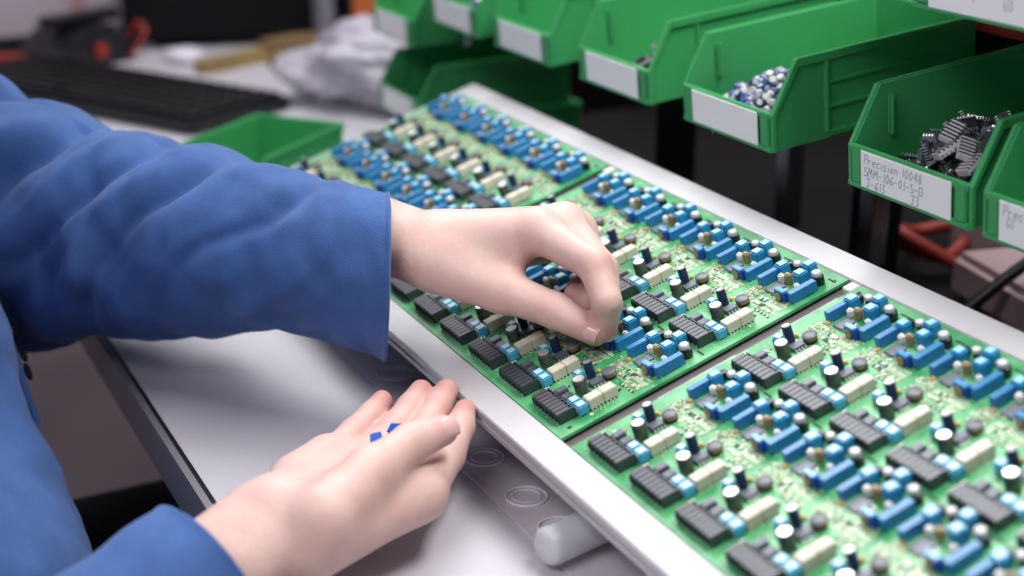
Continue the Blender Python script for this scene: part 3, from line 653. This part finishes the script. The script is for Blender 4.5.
# joint positions in metres
LW = V3((.106, -.010, .0605))
LH = dict(  # left hand, palm down, pinching
 idx=[(.156, .040, .079), (.196, .056, .068), (.2125, .0545, .052), (.209, .057, .033)],
 mid=[(.148, .062, .078), (.188, .065, .062), (.2040, .060, .046), (.198, .064, .034)],
 ring=[(.136, .076, .068), (.170, .075, .051), (.175, .065, .038), (.166, .060, .040)],
 pky=[(.121, .080, .058), (.148, .081, .045), (.160, .075, .037), (.152, .068, .038)],
 thb=[(.123, -.010, .056), (.157, .016, .047), (.185, .037, .040), (.2065, .051, .0325)])
RW = V3((.238, -.154, -.026))
RH = dict(  # right hand, palm up
 idx=[(.227, -.068, -.031), (.196, -.037, -.031), (.176, -.020, -.025), (.164, -.011, -.021)],
 mid=[(.205, -.075, -.032), (.172, -.043, -.029), (.152, -.024, -.022), (.142, -.013, -.017)],
 ring=[(.191, -.088, -.030), (.162, -.058, -.029), (.146, -.038, -.022), (.136, -.027, -.017)],
 pky=[(.178, -.100, -.027), (.156, -.078, -.026), (.144, -.062, -.022), (.136, -.052, -.018)],
 thb=[(.257, -.132, -.018), (.236, -.098, -.013), (.222, -.069, -.008), (.213, -.047, -.006)])
RW = CAM+(RW-CAM)*.965
RH['idx'][0] = tuple(V3(RH['idx'][0])+RIGHT*.0025+DOWN*.0015)
for q_ in (1, 2): RH['thb'][q_] = tuple(V3(RH['thb'][q_])-DOWN*.003)
for k_ in RH: RH[k_] = [tuple(CAM+(V3(p)-CAM)*.965) for p in RH[k_]]
RAD = dict(idx=(.0116, .0096, .0082, .0064), mid=(.0114, .0094, .0084, .0070), ring=(.0115, .0094, .0082, .0068), pky=(.0100, .0082, .0072, .0060), thb=(.0175, .0130, .0102, .0084))
def hand_field(G, W, H, elbow, palm_n, wr0=None, wr=(.0265, .72), blend=.010, extra=()):
    W = np.array(W); E = np.array(elbow)
    d = cone(G, E, W, wr0 or .042, wr[0], (palm_n, 1/wr[1]))
    mids = []
    for k in ('idx', 'mid', 'ring', 'pky'):
        J = [np.array(p) for p in H[k]]
        base = W+(J[0]-W)*.12
        r0 = RAD[k][0]*1.12
        d = smin(d, cone(G, base, J[0], .0165 if k != 'pky' else .0155, r0), .012)
    for a, b_, ra, rb in extra: d = smin(d, cone(G, a, b_, ra, rb), .010)
    J = [np.array(p) for p in H['thb']]; R = RAD['thb']
    th = cone(G, J[0], J[1], R[0], R[1]); 
    d = smin(d, th, .009)
    f = smin(cone(G, J[1], J[2], R[1]*.96, R[2]), cone(G, J[2], J[3], R[2]*1.03, R[3]), .003)
    d = smin(d, f, .006)
    for k in ('idx', 'mid', 'ring', 'pky'):
        J = [np.array(p) for p in H[k]]; R = RAD[k]
        f = smin(cone(G, J[0], J[1], R[0], R[1]), cone(G, J[1], J[2], R[1]*1.03, R[2]), .003)
        f = smin(f, cone(G, J[2], J[3], R[2]*1.02, R[3]), .003)
        dist = np.sqrt(((G-J[0])**2).sum(-1)); kk = np.clip(.009*(1-(dist-.008)/.020), .0009, .009)
        d = smin(d, f, kk)
    return d
LE = V3((-.185, -.235, .032)); RE = V3((.343, -.387, -.085))
def hand_mesh(W, H, elbow, n, lo, hi, h=.0012, extra=(), wr0=None):
    G, o = grid(lo, hi, h); Fv = hand_field(G, W, H, elbow, n, wr0=wr0, extra=extra); Fv = np.maximum(Fv, 0) if False else Fv
    return net_mesh(Fv, o, h, 3)
def bbox(W, H, pad=.03):
    A = np.array([tuple(W)]+[p for k in H for p in H[k]]); return A.min(0)-pad, A.max(0)+pad
lo, hi = bbox(LW, LH); lo = np.minimum(lo, np.array(LW)+(np.array((.035, -.047, .066))-np.array(LW))*1.0-.02)
LEH = V3((.035, -.047, .066))
lv, lf = hand_mesh(LW, LH, LEH, (-.2, -.25, .93), lo, hi, extra=[((.130, .004, .060), (.150, .026, .062), .013, .010), ((.115, .025, .062), (.138, .055, .066), .015, .012)], wr0=.030)
rp_ = lambda *a: tuple(CAM+(V3(a)-CAM)*.965)
lo2, hi2 = bbox(RW, RH); lo2 = np.minimum(lo2, np.array(RW)+(np.array(RE)-np.array(RW))*.5-.03); hi2 = np.maximum(hi2, np.array(RW)+(np.array(RE)-np.array(RW))*.5+.03)
rv, rf = hand_mesh(RW, RH, RE, (.25, .1, .95), lo2, hi2, wr0=.031, extra=[(rp_(.200, -.125, -.028), rp_(.178, -.104, -.030), .017, .013), (rp_(.222, -.118, -.030), rp_(.205, -.085, -.034), .016, .014), (tuple(RW+V3((.018, .012, -.006))), tuple(V3(RH['idx'][0])+V3((.004, -.008, -.001))), .018, .012)])
# coarse body under the clothes: arms, torso, neck, head
BP = dict(ls=(-.25, -.40, .25), rs=(.15, -.41, .25), hip=(-.05, -.42, -.26), chest=(-.05, -.40, .16), neck=(-.05, -.39, .31), head=(-.04, -.345, .44))
G, o = grid((-.42, -.62, -.42), (.46, -.02, .60), .007)
def seg(a, b_, ra, rb, fl=None): return cone(G, a, b_, ra, rb, fl)
dB = seg(BP['hip'], BP['chest'], .135, .145, ((0, 1, 0), 1.35))
dB = smin(dB, seg(BP['ls'], BP['rs'], .060, .060), .05); dB = smin(dB, seg(BP['chest'], BP['neck'], .07, .055), .04); dB = smin(dB, seg(BP['neck'], BP['head'], .055, .06), .02)
hd_ = np.array(BP['head']); dH = cone(G, hd_+(0, 0, -.045), hd_+(0, -.005, .045), .062, .082); dH = smin(dH, cone(G, hd_+(0, .045, -.062), hd_+(0, .04, -.04), .028, .03), .03)
dH = smin(dH, cone(G, hd_+(0, .078, .005), hd_+(0, .093, -.018), .008, .013), .012)
for s_ in (-1, 1): dH = smin(dH, cone(G, hd_+(s_*.078, -.005, .012), hd_+(s_*.08, -.012, -.018), .012, .009), .006)
for s_ in (-1, 1): dH = np.maximum(dH, -(cone(G, hd_+(s_*.031, .088, .018), hd_+(s_*.031, .09, .018), .012, .012)))
dB = smin(dB, dH, .02)
dB = smin(dB, seg(BP['ls'], (-.252, -.328, .135), .052, .046), .03); dB = smin(dB, seg((-.252, -.328, .135), LE, .046, .042), .02); dB = smin(dB, seg(LE, LW, .042, .028), .01)
dB = smin(dB, seg(BP['rs'], (.275, -.438, .055), .050, .044), .03); dB = smin(dB, seg((.275, -.438, .055), RE, .044, .040), .02); dB = smin(dB, seg(RE, RW, .036, .026), .01)
cutL = ((G-np.array(LW))@((np.array(LW)-np.array(LE))/np.linalg.norm(np.array(LW)-np.array(LE)))) + .035
cutR = ((G-np.array(RW))@((np.array(RW)-np.array(RE))/np.linalg.norm(np.array(RW)-np.array(RE)))) + .080
dB = np.maximum(dB, np.where(np.sqrt(((G-np.array(LW))**2).sum(-1)) < .12, cutL, -1)); dB = np.maximum(dB, np.where(np.sqrt(((G-np.array(RW))**2).sum(-1)) < .12, cutR, -1))
bv, bf = net_mesh(dB, o, .007, 2)
allv = np.concatenate([lv, rv, bv]); allf = np.concatenate([lf, rf+len(lv), bf+len(lv)+len(rv)])
# flush: redder finger tips, knuckles, thumb pads, wrist heel
fl = np.zeros(len(allv))
def flush(P, r, a): 
    global fl
    dd = np.sqrt(((allv-np.array(P))**2).sum(1)); fl = np.maximum(fl, a*np.exp(-(dd/r)**2))
for H in (LH, RH):
    for k in H:
        flush(H[k][3], .011, .75); flush(H[k][2], .009, .38); flush(H[k][1], .010, .35)
flush(rp_(.24, -.115, -.018), .02, .35); flush(rp_(.215, -.083, -.025), .018, .5); flush((.150, .028, .055), .014, .55); flush((.165, .075, .045), .02, .6)
me = bpy.data.meshes.new('body'); me.from_pydata((allv-np.array((-.05, -.40, -.80))).tolist(), [], allf.tolist()); me.materials.append(M_skin)
me.polygons.foreach_set('use_smooth', [True]*len(me.polygons)); a_ = me.attributes.new('flush', 'FLOAT', 'POINT'); a_.data.foreach_set('value', fl.astype(np.float32)); me.update()
body = mesh_obj('body', me, person)
# hair and facial features (head is above the frame)
bm = bmesh.new(); bmesh.ops.create_icosphere(bm, subdivisions=4, radius=1); hc = V3(BP['head'])
for v in list(bm.verts):
    p = v.co
    if p.y > .25 and p.z < .55 or p.z < -.45: bm.verts.remove(v); continue
    n_ = 1+.05*noise.noise(p*5); v.co = V3((p.x*.089*n_, p.y*.098*n_-.008, p.z*.098*n_+.035))+hc+PO
me = bpy.data.meshes.new('hair'); bm.to_mesh(me); bm.free(); me.materials.append(M_hair); me.polygons.foreach_set('use_smooth', [True]*len(me.polygons)); hr = mesh_obj('hair', me, person)
md = hr.modifiers.new('thick', 'SOLIDIFY'); md.thickness = .006
M_eye = mat('eye_white', (.8, .8, .8), .2)
for s_ in (-1, 1):
    b = MB(); b.lathe([(.002, -.011), (.008, -.008), (.011, 0), (.008, .008), (.004, .0105)], 16, M_eye, Matrix.Rotation(-math.pi/2, 4, 'X')); b.lathe([(.0052, .0095), (.003, .0112)], 12, M_black, Matrix.Rotation(-math.pi/2, 4, 'X'))
    b.build('eye', person, hc+V3((s_*.031, .074, .018))+PO)
b = MB(); b.tube([(-.022, 0, 0), (-.008, .006, .002), (0, .007, .0), (.008, .006, .002), (.022, 0, 0)], [.001, .004, .0045, .004, .001], mat('lips', (.55, .25, .22), .5)); b.build('lips', person, hc+V3((0, .079, -.048))+PO)

# nails
def nail(P0, P1, up, w, L, name='finger_nail'):
    P0, P1, up = V3(P0), V3(P1), V3(up); t_ = (P1-P0).normalized(); s_ = t_.cross(up).normalized(); n_ = s_.cross(t_)
    vs = []; fs = []; nu, nv = 9, 9
    for i in range(nu):
        for j in range(nv):
            a = -1+2*i/(nu-1); c = -1+2*j/(nv-1); q = a*math.sqrt(max(0, 1-.30*c*c)) if c > 0 else a*math.sqrt(1-.2*c*c)
            vs.append(P1+t_*(c*L/2)+s_*(math.sin(q*1.05)*w)+n_*((math.cos(q*1.05)-1)*w*.9-(.0009 if c > 0 else .0)*c*c))
    k = len(vs); vs += [v-n_*.0012 for v in vs]
    for i in range(nu-1):
        for j in range(nv-1):
            a = i*nv+j; fs.append((a, a+1, a+nv+1, a+nv)); fs.append((k+a, k+a+nv, k+a+nv+1, k+a+1))
    per = [i*nv for i in range(nu)]+[(nu-1)*nv+j for j in range(1, nv)]+[i*nv+nv-1 for i in range(nu-2, -1, -1)]+[j for j in range(nv-2, 0, -1)]
    for a, c in zip(per, per[1:]+per[:1]): fs.append((a, c, k+c, k+a))
    b = MB(); b.add([v+PO for v in vs], fs, M_nail, True); return b.build(name, person)
def hnail(H, k, up, w, off, L=.011):
    a, b_ = V3(H[k][2]), V3(H[k][3]); t_ = (b_-a).normalized(); up = V3(up); up = (up-up.dot(t_)*t_).normalized()
    c = b_+up*(RAD[k][3]*off)-t_*.001; nail(c-t_, c, up, w, L)
hnail(RH, 'thb', (.8, -.10, .55), .0070, 1.07, .013)
hnail(LH, 'thb', (.62, -.70, .10), .0062, 1.03, .011)
hnail(LH, 'idx', (.95, .3, .1), .0052, .97)

# ---- clothes
def catmull(P, t_):
    n = len(P)-1; i = min(int(t_), n-1); q = t_-i; p0, p1, p2, p3 = P[max(i-1, 0)], P[i], P[i+1], P[min(i+2, n)]
    return .5*((2*p1)+(-p0+p2)*q+(2*p0-5*p1+4*p2-p3)*q*q+(-p0+3*p1-3*p2+p3)*q**3)
def sleeve(name, rings, ns, na, fold, up0=(0, 0, 1), parent=None, hem=True, cuffdir=None):
    """rings: list of (centre, half height, half depth); last ring is the cuff"""
    C = [np.array(r[0]+(r[1], r[2]), float) for r in rings]; N = len(C)-1
    vs = []; fs = []; cen = [catmull(C, N*i/ns) for i in range(ns+1)]
    for i in range(ns+1):
        c = V3(cen[i][:3]); t_ = (V3(cen[min(i+1, ns)][:3])-V3(cen[max(i-1, 0)][:3])).normalized()
        t_ = t_.lerp(cuffdir, min(1, max(0, (s_-.62)/.33))).normalized() if (cuffdir is not None and (s_ := i/ns) > .62) else t_
        e2 = t_.cross(V3(up0)).normalized(); e1 = e2.cross(t_).normalized(); s_ = i/ns
        for j in range(na):
            th = 2*math.pi*j/na; dr = fold(s_, th, c)
            A, B = cen[i][3]+dr, cen[i][4]+dr
            k = 1.0
            if hem and s_ > .988: k = 1.018
            vs.append(c+e1*(A*math.cos(th)*k)+e2*(B*math.sin(th)*k))
    for i in range(ns):
        for j in range(na):
            q = (j+1) % na; fs.append((i*na+j, i*na+q, (i+1)*na+q, (i+1)*na+j))
    me = bpy.data.meshes.new(name); me.from_pydata([tuple(v+PO) for v in vs], [], fs); me.materials.append(M_coat); me.polygons.foreach_set('use_smooth', [True]*len(fs)); me.update()
    o = mesh_obj(name, me, parent); md = o.modifiers.new('cloth', 'SOLIDIFY'); md.thickness = .0016; md.offset = -1; return o
def ridged(p): return 1-2*abs(noise.noise(p))
def fold_left(s, th, c):
    g = min(1, max(.25, 1.25-1.05*s))
    q = V3((s*9.5+.55*math.sin(th+.6), math.cos(th)*1.1, math.sin(th)*1.1))
    big = noise.noise(q)
    q2 = V3((s*15+1.1*math.cos(th-.5), math.cos(th)*.8+4, math.sin(th)*.8))
    f = .0100*g*big+.0060*g*noise.noise(q2)+.0016*noise.noise(V3((s*34, math.cos(th)*3, math.sin(th)*3)))
    # deep diagonal folds behind the elbow
    for s0, k, w_, a_ in ((.20, .05, .022, .010), (.255, .07, .018, -.014), (.32, .09, .024, .012), (.375, .10, .018, -.015), (.43, .11, .026, .010), (.485, .12, .017, -.012), (.55, .13, .024, .007), (.60, .14, .018, -.009), (.67, .10, .022, .005), (.74, .13, .018, -.005), (.80, .06, .020, -.004), (.86, .09, .018, .003)):
        x = (s-s0-k*math.cos(th+.2)-.030*noise.noise(V3((s*5, th*1.3, s0*9))))/w_; f += a_*math.exp(-x*x)*(.30+.70*max(0, math.sin(th+.35)))*(.75+.6*noise.noise(V3((s0*17, th*.9, 5))))
    return f*(1 if s < .93 else max(.25, 1-(s-.93)*9))
coat = empty('coat', PO + V3((-.05, -.40, -.80))); coat.parent = person; coat.location = (0, 0, 0)
sleeve('sleeve', [((-.250, -.395, .255), .085, .08), ((-.265, -.345, .150), .088, .08), ((-.228, -.278, .070), .092, .085), ((-.170, -.222, .029), .090, .078), ((-.128, -.187, .034), .085, .070), ((-.087, -.150, .034), .0705, .064), ((-.052, -.124, .037), .066, .060),
                  ((-.018, -.100, .040), .0605, .056), ((.023, -.074, .045), .0535, .050), ((.065, -.049, .046), .0500, .046), ((.094, -.030, .042), .0515, .046)], 240, 144, fold_left, parent=coat, cuffdir=V3((.36, .93, -.06)))
def fold_right(s, th, c):
    return .004*noise.noise(V3((s*11+.5*math.sin(th), math.cos(th), math.sin(th))))+.003*ridged(V3((s*8+math.cos(th), math.cos(th)*.7+3, math.sin(th)*.7)))*(1-.7*s)
RQ = lambda t_: tuple(RW+(RE-RW)*t_)
sleeve('sleeve', [((.145, -.405, .245), .085, .08), ((.205, -.43, .16), .080, .075), ((.285, -.445, .04), .076, .072), (RQ(1.06), .066, .064), (RQ(.85), .058, .056), (RQ(.6), .049, .049), (RQ(.36), .041, .042), (RQ(.15), .036, .039)], 150, 96, fold_right, parent=coat)
# coat torso
G, o = grid((-.34, -.62, -.36), (.26, -.12, .38), .006)
def cap_(a, b_, ra, rb, fl=None): return cone(G, a, b_, ra, rb, fl)
def torso(Q):
    d_ = cone(Q, (-.05, -.40, -.25), (-.05, -.395, .17), .168, .164, ((0, 1, 0), 1.12))
    d_ = smin(d_, cone(Q, (-.25, -.40, .235), (.15, -.41, .235), .078, .078), .06); d_ = smin(d_, cone(Q, (-.05, -.395, .28), (-.05, -.39, .33), .085, .068), .03)
    d_ = smin(d_, cone(Q, (.06, -.36, -.22), (.09, -.24, -.21), .085, .075), .05)
    d_ = smin(d_, cone(Q, (-.10, -.36, .02), (-.085, -.318, -.04), .080, .078), .03); d_ = smin(d_, cone(Q, (-.085, -.318, -.04), (.10, -.300, -.135), .078, .088), .02)
    return d_
dC = torso(G)
vs, fs = net_mesh(dC, o, .006, 3)
nv_ = []
for p in vs:
    q = V3(p); f = .008*noise.noise(V3((q.x*9, q.y*9, q.z*14)))+.011*noise.noise(V3((q.x*16+q.z*14, q.y*8, q.z*5-q.x*4)))+.003*noise.noise(q*45)
    r = V3((q.x+.05, q.y+.40, 0)); r = r.normalized() if r.length > .01 else V3((0, 0, 0)); nv_.append(tuple(q+r*f+PO))
me = bpy.data.meshes.new('coat_body'); me.from_pydata(nv_, [], fs.tolist()); me.materials.append(M_coat); me.polygons.foreach_set('use_smooth', [True]*len(fs)); me.update(); mesh_obj('coat_body', me, coat)
# front placket and snap buttons
def on_coat(x, z, off=0.0):
    ys = np.linspace(-.16, -.40, 241); Q = np.array([(x, y, z) for y in ys]); d_ = torso(Q); k = int(np.argmax(d_ < .004)); return V3((x, ys[k]+off, z))
pl = MB(); cl_ = [(-.135+.0045*i, .10-.0085*i) for i in range(21)]
for (xa, za), (xb, zb) in zip(cl_[:-1], cl_[1:]):
    q = [on_coat(xa-.016, za-.004), on_coat(xa+.016, za+.004), on_coat(xb+.016, zb+.004), on_coat(xb-.016, zb-.004)]
    pl.add([v+PO for v in q]+[v+PO+V3((.001, .0035, 0)) for v in q], [(0,1,2,3),(7,6,5,4),(0,4,5,1),(1,5,6,2),(2,6,7,3),(3,7,4,0)], M_coat, True)
pl.build('placket', coat)
bt = MB(); bt.lathe([(.0035, 0), (.0058, .0008), (.0062, .0022), (.0045, .0034), (.0035, .0026), (.0022, .0030)], 20, M_black); bt = bt.mesh('snap_button')
for x, z in ((-.082, .001), (-.071, -.018), (-.062, -.030), (-.056, -.041)):
    mesh_obj('snap_button', bt, coat, on_coat(x, z, .004)+PO, (-1.25, .5, 0))
o = MB().box(-.012, .002, -.002, .002, -.006, .006, mat('yellow_badge', (.75, .62, .05), .5), bev=.001).build('badge', coat, on_coat(-.100, -.020, .003)+PO)
# trousers and stool
G, o = grid((-.34, -.62, -.82), (.26, .20, -.12), .010)
dT = cap_((-.12, -.43, -.27), (.02, -.43, -.27), .12, .12)
for sx in (-1, 1):
    hipp = (-.05+sx*.09, -.42, -.28); kn = (-.05+sx*.13, .05, -.27); an = (-.05+sx*.13, .03, -.70)
    dT = smin(dT, cap_(hipp, kn, .085, .065), .04); dT = smin(dT, cap_(kn, an, .062, .05), .03)
vs, fs = net_mesh(dT, o, .010, 2)
me = bpy.data.meshes.new('trousers'); me.from_pydata((vs+np.array(PO)).tolist(), [], fs.tolist()); me.materials.append(M_trous); me.polygons.foreach_set('use_smooth', [True]*len(fs)); mesh_obj('trousers', me, person)
for sx in (-1, 1):
    x = -.05+sx*.13; b = MB(); b.lathe([(.042, 0), (.048, .01), (.046, .04), (.042, .10)], 16, M_black, Matrix.Translation((x, .03, -.80))); 
    b.box(x-.042, x+.042, -.02, .20, -.80, -.775, M_black, bev=.012); b.box(x-.036, x+.036, .0, .17, -.78, -.745, M_black, bev=.016)
    b.build('shoe', person, PO)
st = empty('stool', (-.05, -.43, -.80)); tag(st, 'black round work stool under the person in the blue coat', 'stool')
MB().lathe([(.17, .335), (.19, .35), (.19, .385), (.17, .40)], 32, M_blackm).build('seat', st); MB().cyl(.025, .05, .34, 16, M_dsteel).build('column', st)
for k in range(5):
    a = k*2*math.pi/5; MB().tube([(0, 0, .06), (.24*math.cos(a), .24*math.sin(a), .05)], .014, M_blackm).build('leg', st)
    MB().lathe([(.02, -.012), (.025, -.01), (.025, .01), (.02, .012)], 14, M_black, Matrix.Translation((.24*math.cos(a), .24*math.sin(a), .025)) @ Matrix.Rotation(math.pi/2, 4, 'X')).build('caster', st)

# ---------------------------------------------------------------- small blue parts in the hands
def blue_part(loc, rot, label):
    r = empty('trimmer_part', loc, rot); r.scale = (.85,)*3; tag(r, label, 'electronic part', 'loose blue trimmers held by the person')
    MB().box(-.0045, .0045, -.0035, .0035, -.004, .004, M_dblue, bev=.0004).build('housing', r)
    MB().box(.0045, .0048, -.0028, .0028, -.0031, .0031, M_black).build('dark_face', r)
    for y in (-.002, 0, .002): MB().tube([(-.001, y, -.004), (-.001, y, -.008)], .0003, M_copper, 6).build('lead', r)
    return r
blue_part((.2065, .0585, .0265), (.3, 0, .4), 'tiny blue part pinched between thumb and index finger above the board')
blue_part(rp_(.205, -.082, -.0085), (.25, .1, -.35), 'tiny blue part with a black face in the open palm, the left one')
blue_part(rp_(.194, -.066, -.0105), (.5, -.2, .6), 'tiny blue part in the open palm, partly behind the thumb')
blue_part(rp_(.211, -.086, -.0125), (.1, .1, 1.3), 'tiny blue part in the open palm nearest the wrist')
